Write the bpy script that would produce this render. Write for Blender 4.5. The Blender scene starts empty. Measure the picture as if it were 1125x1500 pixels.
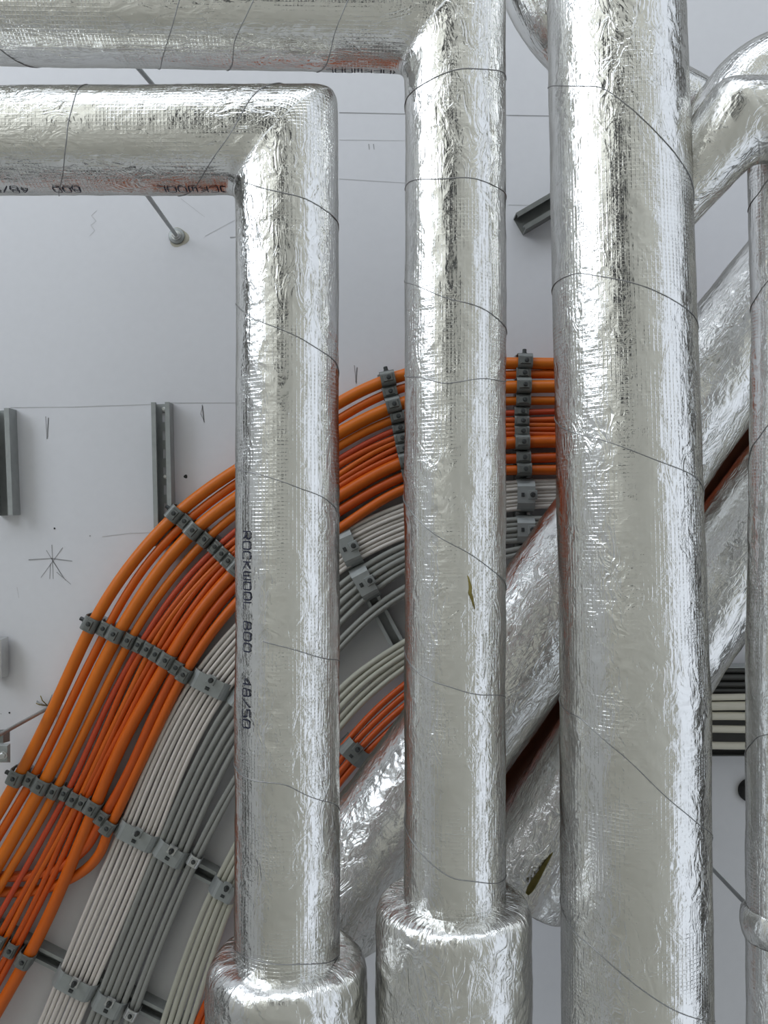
import bpy, math, random
import numpy as np
from mathutils import Vector, Matrix

random.seed(7)
SC = bpy.context.scene
COL = SC.collection
PI = math.pi

# ------------------------------------------------------------------ camera frame
F = 1200.0            # focal length in pixels of the 1125 x 1500 photograph
CZ = 1.45             # height of the lens above the floor; it looks straight up
DC = 1.90             # ceiling is this far above the lens
DR = 1.868            # underside of the ceiling rails


def W(px, py, d):
    """a point seen at (px, py) that lies d metres above the lens"""
    return np.array([-(px - 562.5) / F * d, -(py - 750.0) / F * d, CZ + d])


def V(p):
    return Vector((float(p[0]), float(p[1]), float(p[2])))


# ------------------------------------------------------------------ numpy noise
_rs = np.random.RandomState(3)
_perm = np.concatenate([_rs.permutation(256)] * 3)
_grad = _rs.normal(size=(256, 3))
_grad /= np.linalg.norm(_grad, axis=1)[:, None]


def perlin(p):
    p = np.asarray(p, float)
    i = np.floor(p).astype(int)
    f = p - i
    u = f * f * f * (f * (f * 6 - 15) + 10)
    i &= 255
    r = 0
    for dx in (0, 1):
        wx = u[..., 0] if dx else 1 - u[..., 0]
        for dy in (0, 1):
            wy = u[..., 1] if dy else 1 - u[..., 1]
            for dz in (0, 1):
                wz = u[..., 2] if dz else 1 - u[..., 2]
                h = _perm[_perm[_perm[(i[..., 0] + dx) & 255] + ((i[..., 1] + dy) & 255)] + ((i[..., 2] + dz) & 255)]
                g = _grad[h]
                r = r + wx * wy * wz * (g[..., 0] * (f[..., 0] - dx) + g[..., 1] * (f[..., 1] - dy) + g[..., 2] * (f[..., 2] - dz))
    return r


def ridged(p):
    return 1 - np.abs(perlin(p)) * 2.6


# ------------------------------------------------------------------ object helpers
def link_mesh(name, verts, faces, mat, parent=None, uvs=None, smooth=True, mats=None, fmat=None):
    me = bpy.data.meshes.new(name)
    verts = np.asarray(verts, float)
    base = np.zeros(3)
    if parent is not None:
        base = np.array(parent.location)
    me.from_pydata((verts - base).tolist(), [], [list(map(int, f)) for f in faces])
    return finish(name, me, mat, parent, uvs, smooth, mats, fmat)


def grid_mesh(name, P, U, mat, parent=None, closed=True, cap0=False, cap1=False):
    """P: rows x columns x 3 closed around the columns; U: rows x (columns+1) x 2"""
    n, m = P.shape[:2]
    base = np.zeros(3) if parent is None else np.array(parent.location)
    verts = (P - base).reshape(-1, 3)
    i = np.arange(n - 1)[:, None]
    j = np.arange(m)[None, :]
    j1 = (j + 1) % m
    q = np.stack([i * m + j, (i + 1) * m + j, (i + 1) * m + j1, i * m + j1], -1).reshape(-1, 4)
    jj = j + 0 * i
    ii = i + 0 * j
    uv = np.stack([U[ii, jj], U[ii + 1, jj], U[ii + 1, jj + 1], U[ii, jj + 1]], -2).reshape(-1, 2)
    faces = [list(x) for x in q.tolist()]
    if cap0:
        faces.append(list(range(m)))
        uv = np.concatenate([uv, U[0, :m]])
    if cap1:
        faces.append(list(range((n - 1) * m, n * m))[::-1])
        uv = np.concatenate([uv, U[-1, :m][::-1]])
    me = bpy.data.meshes.new(name)
    me.from_pydata(verts.tolist(), [], faces)
    return finish(name, me, mat, parent, uv, True, None, None)


def finish(name, me, mat, parent, uvs, smooth, mats, fmat):
    for m in (mats or [mat]):
        me.materials.append(m)
    if smooth:
        me.polygons.foreach_set('use_smooth', [True] * len(me.polygons))
    if fmat is not None:
        me.polygons.foreach_set('material_index', fmat)
    if uvs is not None:
        lay = me.uv_layers.new(name='UVMap')
        lay.data.foreach_set('uv', np.asarray(uvs, np.float32).ravel())
    me.update()
    o = bpy.data.objects.new(name, me)
    COL.objects.link(o)
    if parent is not None:
        o.parent = parent
    return o


def thing(name, loc, label, cat, group=None):
    o = bpy.data.objects.new(name, None)
    COL.objects.link(o)
    o.location = V(loc)
    o.empty_display_size = 0.05
    return tag(o, label, cat, group)


def tag(o, label, cat, group=None):
    o['label'] = label
    o['category'] = cat
    if group:
        o['group'] = group
    return o


# ------------------------------------------------------------------ materials
def new_mat(name):
    m = bpy.data.materials.new(name)
    m.use_nodes = True
    nt = m.node_tree
    return m, nt, nt.nodes['Principled BSDF']


def node(nt, kind, **kw):
    n = nt.nodes.new(kind)
    for k, v in kw.items():
        if k in n.inputs:
            n.inputs[k].default_value = v
        else:
            setattr(n, k, v)
    return n


def simple(name, col, rough=0.5, metal=0.0, var=0.06, bump=0.0, scale=40.0):
    m, nt, b = new_mat(name)
    b.inputs['Roughness'].default_value = rough
    b.inputs['Metallic'].default_value = metal
    tc = node(nt, 'ShaderNodeTexCoord')
    nz = node(nt, 'ShaderNodeTexNoise', Scale=scale, Detail=4.0)
    nt.links.new(tc.outputs['Object'], nz.inputs['Vector'])
    mx = node(nt, 'ShaderNodeMix', data_type='RGBA')
    c0 = [max(0, c * (1 - var)) for c in col]
    c1 = [min(1, c * (1 + var)) for c in col]
    mx.inputs[6].default_value = (*c0, 1)
    mx.inputs[7].default_value = (*c1, 1)
    nt.links.new(nz.outputs['Fac'], mx.inputs[0])
    nt.links.new(mx.outputs[2], b.inputs['Base Color'])
    if bump:
        bp = node(nt, 'ShaderNodeBump', Strength=bump, Distance=0.001)
        nt.links.new(nz.outputs['Fac'], bp.inputs['Height'])
        nt.links.new(bp.outputs['Normal'], b.inputs['Normal'])
    return m


def foil_mat(name, tint=(0.86, 0.86, 0.85), rough=0.2, crinkle=1.0, scrim=1.0):
    m, nt, b = new_mat(name)
    L = nt.links
    b.inputs['Metallic'].default_value = 1.0
    b.inputs['Specular Tint'].default_value = (0.5, 0.49, 0.46, 1)
    uv = node(nt, 'ShaderNodeUVMap')
    tc = node(nt, 'ShaderNodeTexCoord')
    # scrim: the glass-fibre grid under the foil, 5 mm pitch, in metres along the UVs
    sep = node(nt, 'ShaderNodeSeparateXYZ')
    L.new(uv.outputs['UV'], sep.inputs[0])

    def line(sock, pitch, width):
        d = node(nt, 'ShaderNodeMath', operation='DIVIDE'); d.inputs[1].default_value = pitch
        L.new(sock, d.inputs[0])
        f = node(nt, 'ShaderNodeMath', operation='FRACT'); L.new(d.outputs[0], f.inputs[0])
        s = node(nt, 'ShaderNodeMath', operation='SUBTRACT'); L.new(f.outputs[0], s.inputs[0]); s.inputs[1].default_value = 0.5
        a = node(nt, 'ShaderNodeMath', operation='ABSOLUTE'); L.new(s.outputs[0], a.inputs[0])
        r = node(nt, 'ShaderNodeMapRange', interpolation_type='SMOOTHSTEP')
        L.new(a.outputs[0], r.inputs['Value'])
        r.inputs['From Min'].default_value = 0.0
        r.inputs['From Max'].default_value = width
        r.inputs['To Min'].default_value = 1.0
        r.inputs['To Max'].default_value = 0.0
        return r.outputs[0]
    lx = line(sep.outputs[0], 0.0052, 0.22)
    ly = line(sep.outputs[1], 0.0052, 0.22)
    g = node(nt, 'ShaderNodeMath', operation='MAXIMUM')
    L.new(lx, g.inputs[0]); L.new(ly, g.inputs[1])
    # patches where the scrim shows through
    pn = node(nt, 'ShaderNodeTexNoise', Scale=9.0, Detail=3.0)
    L.new(tc.outputs['Object'], pn.inputs['Vector'])
    pr = node(nt, 'ShaderNodeMapRange')
    pr.inputs['From Min'].default_value = 0.36
    pr.inputs['From Max'].default_value = 0.62
    L.new(pn.outputs['Fac'], pr.inputs['Value'])
    gm = node(nt, 'ShaderNodeMath', operation='MULTIPLY')
    L.new(g.outputs[0], gm.inputs[0]); L.new(pr.outputs[0], gm.inputs[1])
    gs = node(nt, 'ShaderNodeMath', operation='MULTIPLY'); gs.inputs[1].default_value = 0.00022 * scrim
    L.new(gm.outputs[0], gs.inputs[0])
    # crumpling: noise-warped cells plus fine ripples
    wn = node(nt, 'ShaderNodeTexNoise', Scale=30.0, Detail=3.0)
    L.new(tc.outputs['Object'], wn.inputs['Vector'])
    wm = node(nt, 'ShaderNodeMix', data_type='VECTOR')
    wm.inputs[0].default_value = 0.06
    L.new(tc.outputs['Object'], wm.inputs[4]); L.new(wn.outputs['Color'], wm.inputs[5])
    vo = node(nt, 'ShaderNodeTexVoronoi', Scale=48.0, feature='F1')
    L.new(wm.outputs[1], vo.inputs['Vector'])
    vs = node(nt, 'ShaderNodeMath', operation='MULTIPLY'); vs.inputs[1].default_value = 0.0011 * crinkle
    L.new(vo.outputs['Distance'], vs.inputs[0])
    fn = node(nt, 'ShaderNodeTexNoise', Scale=130.0, Detail=5.0, Roughness=0.6)
    L.new(tc.outputs['Object'], fn.inputs['Vector'])
    fs = node(nt, 'ShaderNodeMath', operation='MULTIPLY'); fs.inputs[1].default_value = 0.0006 * crinkle
    L.new(fn.outputs['Fac'], fs.inputs[0])
    # long shallow creases across the sheet
    mp = node(nt, 'ShaderNodeMapping'); mp.inputs['Scale'].default_value = (60, 26, 1); mp.inputs['Rotation'].default_value = (0, 0, 0.6)
    L.new(uv.outputs['UV'], mp.inputs['Vector'])
    cn = node(nt, 'ShaderNodeTexNoise', Scale=1.0, Detail=3.0, Distortion=1.2)
    cn.noise_dimensions = '2D'
    L.new(mp.outputs['Vector'], cn.inputs['Vector'])
    ca = node(nt, 'ShaderNodeMath', operation='SUBTRACT'); ca.inputs[1].default_value = 0.5
    L.new(cn.outputs['Fac'], ca.inputs[0])
    cb = node(nt, 'ShaderNodeMath', operation='ABSOLUTE'); L.new(ca.outputs[0], cb.inputs[0])
    cs = node(nt, 'ShaderNodeMath', operation='MULTIPLY'); cs.inputs[1].default_value = -0.0050 * crinkle
    kn = node(nt, 'ShaderNodeTexNoise', Scale=6.0, Detail=2.0)
    km = node(nt, 'ShaderNodeMapping'); km.inputs['Location'].default_value = (3.1, 1.7, 5.2)
    L.new(tc.outputs['Object'], km.inputs['Vector']); L.new(km.outputs['Vector'], kn.inputs['Vector'])
    kr = node(nt, 'ShaderNodeMapRange')
    kr.inputs['From Min'].default_value = 0.42
    kr.inputs['From Max'].default_value = 0.66
    kr.inputs['To Min'].default_value = 0.15
    L.new(kn.outputs['Fac'], kr.inputs['Value'])
    cm = node(nt, 'ShaderNodeMath', operation='MULTIPLY')
    L.new(cb.outputs[0], cm.inputs[0]); L.new(kr.outputs[0], cm.inputs[1])
    L.new(cm.outputs[0], cs.inputs[0])
    # fine streaks along the run
    sp_ = node(nt, 'ShaderNodeMapping'); sp_.inputs['Scale'].default_value = (330, 16, 1)
    L.new(uv.outputs['UV'], sp_.inputs['Vector'])
    sn = node(nt, 'ShaderNodeTexNoise', Scale=1.0, Detail=2.0)
    sn.noise_dimensions = '2D'
    L.new(sp_.outputs['Vector'], sn.inputs['Vector'])
    ss_ = node(nt, 'ShaderNodeMath', operation='MULTIPLY'); ss_.inputs[1].default_value = 0.00030
    L.new(sn.outputs['Fac'], ss_.inputs[0])
    a1 = node(nt, 'ShaderNodeMath', operation='ADD'); L.new(gs.outputs[0], a1.inputs[0]); L.new(vs.outputs[0], a1.inputs[1])
    a2 = node(nt, 'ShaderNodeMath', operation='ADD'); L.new(a1.outputs[0], a2.inputs[0]); L.new(fs.outputs[0], a2.inputs[1])
    a3 = node(nt, 'ShaderNodeMath', operation='ADD'); L.new(a2.outputs[0], a3.inputs[0]); L.new(cs.outputs[0], a3.inputs[1])
    a4 = node(nt, 'ShaderNodeMath', operation='ADD'); L.new(a3.outputs[0], a4.inputs[0]); L.new(ss_.outputs[0], a4.inputs[1])
    bp = node(nt, 'ShaderNodeBump', Strength=0.65, Distance=1.0)
    L.new(a4.outputs[0], bp.inputs['Height'])
    L.new(bp.outputs['Normal'], b.inputs['Normal'])
    mx = node(nt, 'ShaderNodeMix', data_type='RGBA')
    mx.inputs[6].default_value = (tint[0] * .93, tint[1] * .93, tint[2] * .92, 1)
    mx.inputs[7].default_value = (*tint, 1)
    L.new(wn.outputs['Fac'], mx.inputs[0])
    L.new(mx.outputs[2], b.inputs['Base Color'])
    rr = node(nt, 'ShaderNodeMapRange')
    rr.inputs['To Min'].default_value = rough * 0.7
    rr.inputs['To Max'].default_value = rough * 1.5
    L.new(pn.outputs['Fac'], rr.inputs['Value'])
    L.new(rr.outputs[0], b.inputs['Roughness'])
    return m


M = {}
M['foil'] = foil_mat('reinforced_foil', rough=0.12, crinkle=1.0, scrim=1.7)
M['foil_loose'] = foil_mat('loose_foil', rough=0.18, crinkle=1.5, scrim=0.3)
M['orange'] = simple('orange_sheath', (0.66, 0.125, 0.004), 0.42, var=0.08, scale=14)
M['orange_light'] = simple('light_orange_sheath', (0.70, 0.165, 0.005), 0.42, var=0.08, scale=14)
M['orange_deep'] = simple('deep_orange_sheath', (0.57, 0.085, 0.004), 0.42, var=0.08, scale=14)
M['orange_red'] = simple('red_orange_sheath', (0.56, 0.07, 0.02), 0.45, var=0.08, scale=14)
M['white'] = simple('white_sheath', (0.68, 0.63, 0.58), 0.45, var=0.05)
M['grey'] = simple('grey_sheath', (0.31, 0.312, 0.29), 0.45, var=0.06)
M['beige'] = simple('beige_sheath', (0.50, 0.49, 0.41), 0.45, var=0.06)
M['cream'] = simple('cream_sheath', (0.72, 0.69, 0.58), 0.45, var=0.05)
M['dark_cable'] = simple('black_sheath', (0.05, 0.05, 0.045), 0.5, var=0.1)
M['zinc'] = simple('zinc_steel', (0.36, 0.38, 0.375), 0.45, 0.35, var=0.18, bump=0.15, scale=60)
M['clamp'] = simple('dull_zinc_clamp', (0.20, 0.21, 0.20), 0.45, 0.35, var=0.2, bump=0.15, scale=70)
M['bright_zinc'] = simple('bright_zinc', (0.62, 0.63, 0.63), 0.3, 0.85, var=0.12, scale=60)
M['dark_bolt'] = simple('dark_bolt', (0.07, 0.075, 0.075), 0.45, 0.6, var=0.15)
M['wire'] = simple('binding_wire', (0.30, 0.30, 0.30), 0.4, 0.8)
M['ink'] = simple('blue_black_ink', (0.012, 0.014, 0.04), 0.6, var=0.2)
M['pencil'] = simple('pencil_grey', (0.36, 0.36, 0.37), 0.8, var=0.15)
M['faint'] = simple('faint_pencil_grey', (0.58, 0.58, 0.59), 0.8, var=0.05)
M['wool'] = simple('olive_mineral_wool', (0.22, 0.18, 0.05), 0.95, var=0.3, bump=0.5, scale=160)
M['black'] = simple('black_rubber', (0.012, 0.012, 0.012), 0.6)
M['stain'] = simple('drill_dust', (0.50, 0.48, 0.40), 0.9, var=0.15, scale=90)
M['gap_fill'] = simple('gap_shade_red', (0.30, 0.085, 0.035), 0.7, var=0.2)  # dark red put in for the shaded gap between the slanting runs
M['paint'] = simple('white_ceiling_paint', (0.755, 0.76, 0.79), 0.75, var=0.025, bump=0.12, scale=55)
M['wall'] = simple('white_wall_paint', (0.80, 0.80, 0.79), 0.7, var=0.02)
M['floor'] = simple('cream_floor', (0.78, 0.75, 0.64), 0.55, var=0.06, scale=3)
M['frame'] = simple('white_window_frame', (0.75, 0.75, 0.75), 0.4)

# ------------------------------------------------------------------ insulated pipes
FRONT = np.array([0, 0, -1.0])


def frame_of(t):
    t = t / np.linalg.norm(t)
    f = FRONT - t * (FRONT @ t)
    f /= np.linalg.norm(f)
    return t, f, np.cross(f, t)


def foil_disp(p, amp=1.0, loose=0.0):
    d = 0.0022 * perlin(p * 7.0) + 0.0011 * perlin(p * 19.0 + 5.1)
    q = p + 0.012 * np.stack([perlin(p * 14 + 1.7), perlin(p * 14 + 8.3), perlin(p * 14 + 4.4)], -1)
    mask = np.clip(perlin(p * 5.0 + 2.0) * 2.0 + 0.45, 0, 1)
    d = d + mask * 0.0009 * ridged(q * np.array([34.0, 20.0, 34.0])) + 0.0004 * ridged(q * 75.0)
    if loose:
        d = d + loose * (0.006 * perlin(q * 16.0) + 0.0045 * ridged(q * 26.0 + 3.0) + 0.002 * ridged(q * 60.0))
    return d * amp


class Pipe:
    """a mitred run of lagged pipe: corner points, radius at each corner"""

    def __init__(self, pts, rad, nphi=150, ds=0.0032, amp=1.0, loose=0.0, round_it=40):
        self.pts = [np.array(p, float) for p in pts]
        self.rad = rad if isinstance(rad, (list, tuple)) else [rad] * len(pts)
        self.amp, self.loose = amp, loose
        phi = np.linspace(0, 2 * PI, nphi, endpoint=False) + PI     # the seam sits on the hidden side
        self.segs = []
        rows, us, corner_rows = [], [], []
        s0 = 0.0
        n = len(self.pts)
        T = []
        for k in range(n - 1):
            d = self.pts[k + 1] - self.pts[k]
            T.append(d / np.linalg.norm(d))
        for k in range(n - 1):
            L = np.linalg.norm(self.pts[k + 1] - self.pts[k])
            t, f, e = frame_of(T[k])
            self.segs.append((self.pts[k], t, f, e, L, s0, self.rad[k], self.rad[k + 1]))
            wdir = np.cos(phi)[:, None] * f + np.sin(phi)[:, None] * e
            a = np.zeros(nphi)
            b = np.full(nphi, L)
            if k > 0:
                m = T[k - 1] + T[k]; m /= np.linalg.norm(m)
                a = -(wdir @ m) * self.rad[k] / (t @ m)
            if k < n - 2:
                m = T[k + 1] + T[k]; m /= np.linalg.norm(m)
                b = L - (wdir @ m) * self.rad[k + 1] / (t @ m)
            nr = max(3, int(L / ds))
            for i in range(0 if k == 0 else 1, nr + 1):
                x = i / nr
                off = a + (b - a) * x
                R = self.rad[k] + (self.rad[k + 1] - self.rad[k]) * np.clip(off / L, 0, 1)
                rows.append(self.pts[k] + off[:, None] * t + R[:, None] * wdir)
                us.append(np.stack([np.append(phi, 3 * PI) * self.rad[0], np.append(off, off[0]) + s0], -1))
            corner_rows.append(len(rows) - 1)
            s0 += L
        P = np.array(rows)
        # soften the mitres
        for c in corner_rows[:-1]:
            half = 14
            kk = corner_rows.index(c)
            if T[kk] @ T[kk + 1] > 0.97:
                continue
            lo, hi = max(1, c - half), min(len(P) - 2, c + half)
            for _ in range(round_it):
                sm = (P[lo - 1:hi] + P[lo + 1:hi + 2]) / 2
                P[lo:hi + 1] = P[lo:hi + 1] * 0.45 + sm * 0.55
        # outward displacement
        cen = P.mean(1, keepdims=True)
        nrm = np.cross(np.roll(P, -1, 1) - np.roll(P, 1, 1), np.gradient(P, axis=0))
        nrm /= np.linalg.norm(nrm, axis=2, keepdims=True) + 1e-12
        if ((P - cen) * nrm).sum() < 0:
            nrm = -nrm
        self.P = P + nrm * foil_disp(P, amp, loose)[..., None]
        self.U = np.array(us)

    def build(self, name, mat, parent=None, cap0=True, cap1=True):
        return grid_mesh(name, self.P, self.U, mat, parent, True, cap0, cap1)

    def on(self, k, s, phi, lift=0.0):
        p, t, f, e, L, s0, r0, r1 = self.segs[k]
        R = r0 + (r1 - r0) * np.clip(s / L, 0, 1)
        base = p + t * s + (f * math.cos(phi) + e * math.sin(phi)) * R
        d = float(foil_disp(base[None], self.amp, self.loose)[0])
        return p + t * s + (f * math.cos(phi) + e * math.sin(phi)) * (R + d + lift)

    def find(self, k, px, py):
        """where the line of sight through a pixel meets the near side of run k: (s, phi)"""
        p, t, f, e, L, s0, r0, r1 = self.segs[k]
        R = (r0 + r1) / 2
        o = np.array([0, 0, CZ]); d = W(px, py, 1.0) - o
        oc = o - p
        dp = d - t * (d @ t); op = oc - t * (oc @ t)
        A, B, C = dp @ dp, 2 * dp @ op, op @ op - R * R
        disc = B * B - 4 * A * C
        x = (-B - math.sqrt(disc)) / (2 * A) if disc > 0 else -B / (2 * A)
        h = o + d * x - p
        s = h @ t
        w = h - t * s
        return s, math.atan2(w @ e, w @ f)

    def wire(self, k, pix, parent, rad=0.0007, left=True):
        sp = [self.find(k, *q) for q in pix]
        sp.sort(key=lambda q: q[1])
        ph = [q[1] for q in sp]; ss = [q[0] for q in sp]
        # carry the wire on around both sides
        g0 = (ss[1] - ss[0]) / max(ph[1] - ph[0], .05)
        g1 = (ss[-1] - ss[-2]) / max(ph[-1] - ph[-2], .05)
        g0 = max(-.05, min(.05, g0)); g1 = max(-.05, min(.05, g1))
        ph = [-2.3] + ph + [2.3]
        ss = [ss[0] + g0 * (-2.3 - ph[1])] + ss + [ss[-1] + g1 * (2.3 - ph[-2])]
        pp = np.linspace(-2.3 if left else ph[1], 2.3, 70)
        s = np.interp(pp, ph, ss)
        ker = np.array([1, 2, 3, 2, 1]) / 9
        s[2:-2] = np.convolve(s, ker, 'valid')
        s = s + 0.0015 * np.sin(pp * 5 + ss[1] * 40)
        pts = np.array([self.on(k, a, b, 0.0004) for a, b in zip(s, pp)])
        return tube('binding_wire', pts, rad, M['wire'], parent, 5)


def tube_arrays(pts, rad, nseg=12):
    pts = np.asarray(pts, float)
    t = np.gradient(pts, axis=0)
    t /= np.linalg.norm(t, axis=1)[:, None]
    f = FRONT - t * (t @ FRONT)[:, None]
    nf = np.linalg.norm(f, axis=1)[:, None]
    f = np.where(nf > 1e-4, f / np.maximum(nf, 1e-6), np.array([1.0, 0, 0]))
    e = np.cross(f, t)
    phi = np.linspace(0, 2 * PI, nseg, endpoint=False)
    rad = np.broadcast_to(rad, (len(pts),))
    P = pts[:, None] + rad[:, None, None] * (np.cos(phi)[None, :, None] * f[:, None] + np.sin(phi)[None, :, None] * e[:, None])
    s = np.concatenate([[0], np.cumsum(np.linalg.norm(np.diff(pts, axis=0), axis=1))])
    U = np.stack(np.broadcast_arrays(np.linspace(0, 2 * PI, nseg + 1)[None] * rad[:, None], s[:, None]), -1)
    return P, U


def tube(name, pts, rad, mat, parent=None, nseg=12):
    P, U = tube_arrays(pts, rad, nseg)
    return grid_mesh(name, P, U, mat, parent, True, True, True)


def lagged_tube(name, pts, rad, mat, parent=None, nphi=110, amp=1.0, loose=0.0, n=None):
    """a smoothly bent or swelling lagged run"""
    pts = np.asarray(pts, float)
    seg = np.linalg.norm(np.diff(pts, axis=0), axis=1)
    s = np.concatenate([[0], np.cumsum(seg)])
    nn = n or max(20, int(s[-1] / 0.0035))
    x = np.linspace(0, s[-1], nn)
    Q = np.stack([cubic(s, pts[:, k], x) for k in range(3)], -1)
    R = np.interp(x, s, rad)
    P, U = tube_arrays(Q, R, nphi)
    nrm = P - Q[:, None]
    nrm /= np.linalg.norm(nrm, axis=2, keepdims=True)
    P = P + nrm * foil_disp(P, amp, loose)[..., None]
    return grid_mesh(name, P, U, mat, parent, True, True, True)


def cubic(x, y, xi):
    """natural cubic spline"""
    x = np.asarray(x, float); y = np.asarray(y, float); n = len(x)
    if n == 2:
        return np.interp(xi, x, y)
    h = np.diff(x)
    A = np.eye(n); r = np.zeros(n)
    for i in range(1, n - 1):
        A[i, i - 1], A[i, i], A[i, i + 1] = h[i - 1], 2 * (h[i - 1] + h[i]), h[i]
        r[i] = 6 * ((y[i + 1] - y[i]) / h[i] - (y[i] - y[i - 1]) / h[i - 1])
    m = np.linalg.solve(A, r)
    k = np.clip(np.searchsorted(x, xi) - 1, 0, n - 2)
    d = xi - x[k]; hk = h[k]
    return y[k] + d * ((y[k + 1] - y[k]) / hk - hk * (2 * m[k] + m[k + 1]) / 6) + d * d * m[k] / 2 + d ** 3 * (m[k + 1] - m[k]) / (6 * hk)


def jacket(name, top_s, prof, p0, t, mat, parent, nphi=170, amp=1.0, loose=0.0):
    """turned body around the axis (p0, t): prof = [(s, radius)] densely resampled"""
    t, f, e = frame_of(t)
    pr = np.array(prof, float)
    d = np.concatenate([[0], np.cumsum(np.linalg.norm(np.diff(pr, axis=0), axis=1))])
    x = np.linspace(0, d[-1], int(d[-1] / 0.0032))
    S = np.interp(x, d, pr[:, 0]); R = np.interp(x, d, pr[:, 1])
    for _ in range(4):
        S[1:-1] = (S[:-2] + 2 * S[1:-1] + S[2:]) / 4
        R[1:-1] = (R[:-2] + 2 * R[1:-1] + R[2:]) / 4
    phi = np.linspace(0, 2 * PI, nphi, endpoint=False) + PI
    w = np.cos(phi)[:, None] * f + np.sin(phi)[:, None] * e
    P = p0 + S[:, None, None] * t + R[:, None, None] * w[None]
    nrm = np.cross(np.roll(P, -1, 1) - np.roll(P, 1, 1), np.gradient(P, axis=0))
    nrm /= np.linalg.norm(nrm, axis=2, keepdims=True) + 1e-12
    if ((P - P.mean(1, keepdims=True)) * nrm).sum() < 0:
        nrm = -nrm
    P = P + nrm * foil_disp(P, amp, loose)[..., None]
    U = np.stack(np.broadcast_arrays(np.append(phi, 3 * PI)[None] * prof[-1][1], x[:, None]), -1)
    return grid_mesh(name, P, U, mat, parent, True, True, True)


DP = 1.20      # depth of the pipe axes in front of the lens
R1 = 0.0735

# --- printed lettering, drawn as strokes in a 0..1 x 0..1 cell (y up)
G = {
    'R': [[(0, 0), (0, 1), (.8, 1), (1, .85), (1, .62), (.8, .48), (0, .48)], [(.5, .48), (1, 0)]],
    'O': [[(.15, 0), (.85, 0), (1, .15), (1, .85), (.85, 1), (.15, 1), (0, .85), (0, .15), (.15, 0)]],
    'C': [[(1, .1), (.88, 0), (.15, 0), (0, .15), (0, .85), (.15, 1), (.88, 1), (1, .9)]],
    'K': [[(0, 0), (0, 1)], [(.95, 1), (.05, .5), (1, 0)]],
    'W': [[(0, 1), (0, .12), (.12, 0), (.4, 0), (.5, .12), (.5, .8)], [(.5, .12), (.6, 0), (.88, 0), (1, .12), (1, 1)]],
    'L': [[(0, 1), (0, 0), (.9, 0)]],
    '8': [[(.15, 0), (.85, 0), (1, .13), (1, .4), (.85, .53), (.15, .53), (0, .4), (0, .13), (.15, 0)],
          [(.15, .53), (.08, .65), (.08, .88), (.2, 1), (.8, 1), (.92, .88), (.92, .65), (.85, .53)]],
    '0': [[(.15, 0), (.85, 0), (1, .15), (1, .85), (.85, 1), (.15, 1), (0, .85), (0, .15), (.15, 0)]],
    '4': [[(.75, 0), (.75, 1), (0, .35), (1, .35)]],
    '/': [[(0, 0), (1, 1)]],
    '5': [[(0, .08), (.1, 0), (.85, 0), (1, .15), (1, .42), (.85, .57), (0, .57), (0, 1), (.95, 1)]],
}


def printing(pipe, k, words_, parent, up, h, sw=0.0017):
    """words_: [(text, s_start, s_end, phi)]; letters run along s; up=+1: their tops point to larger phi"""
    for text, sa, sb, phc in words_:
        vs, fs = [], []
        n = len(text)
        step = (sb - sa) / n
        for i, ch in enumerate(text):
            if ch == ' ':
                continue
            for st in G[ch]:
                pl = []
                for (x0, y0), (x1, y1) in zip(st[:-1], st[1:]):
                    for q in (0, .25, .5, .75):
                        pl.append((x0 + (x1 - x0) * q, y0 + (y1 - y0) * q))
                pl.append(st[-1])
                xy = np.array([(sa + step * (i + .10 + .74 * a), (b - .5) * h) for a, b in pl])
                if step < 0:
                    pass
                d = np.gradient(xy, axis=0)
                d /= np.linalg.norm(d, axis=1)[:, None] + 1e-9
                nn = np.stack([-d[:, 1], d[:, 0]], -1) * sw / 2
                b0 = len(vs)
                for q in range(len(xy)):
                    for sgn in (-1, 1):
                        a, b = xy[q] + sgn * nn[q]
                        R = pipe.segs[k][6]
                        vs.append(pipe.on(k, a, phc + up * b / R, 0.0011))
                for q in range(len(xy) - 1):
                    fs.append((b0 + 2 * q, b0 + 2 * q + 2, b0 + 2 * q + 3, b0 + 2 * q + 1))
        o = link_mesh('printed_word', vs, fs, M['ink'], parent, smooth=False)
        o['label'] = 'blue-black printed lettering on the foil'


# ---------- pipe B: the nearer left elbow run, printed ROCKWOOL 800 48/50
pB = Pipe([W(-700, 212, DP), W(421, 206, DP), W(421, 1450, DP)], [0.0725, 0.0740, 0.0765])
tB = thing('insulated_pipe', W(421, 203, DP), 'foil-wrapped elbow pipe with printed black lettering on its upright run', 'pipe', 'foil lagged pipes')
pB.build('lagging', M['foil'], tB)
for w in ([(352, 268), (420, 285), (494, 325)], [(352, 455), (420, 488), (490, 530)], [(352, 688), (420, 706), (494, 748)],
          [(348, 1128), (420, 1150), (494, 1182)]):
    pB.wire(1, w, tB)
for w in ([(110, 140), (100, 205), (88, 280)], [(383, 132), (335, 200), (290, 265)], [(-30, 140), (-30, 270)]):
    pB.wire(0, w, tB)


def s_at(pipe, k, px, py):
    return pipe.find(k, px, py)[0]


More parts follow.
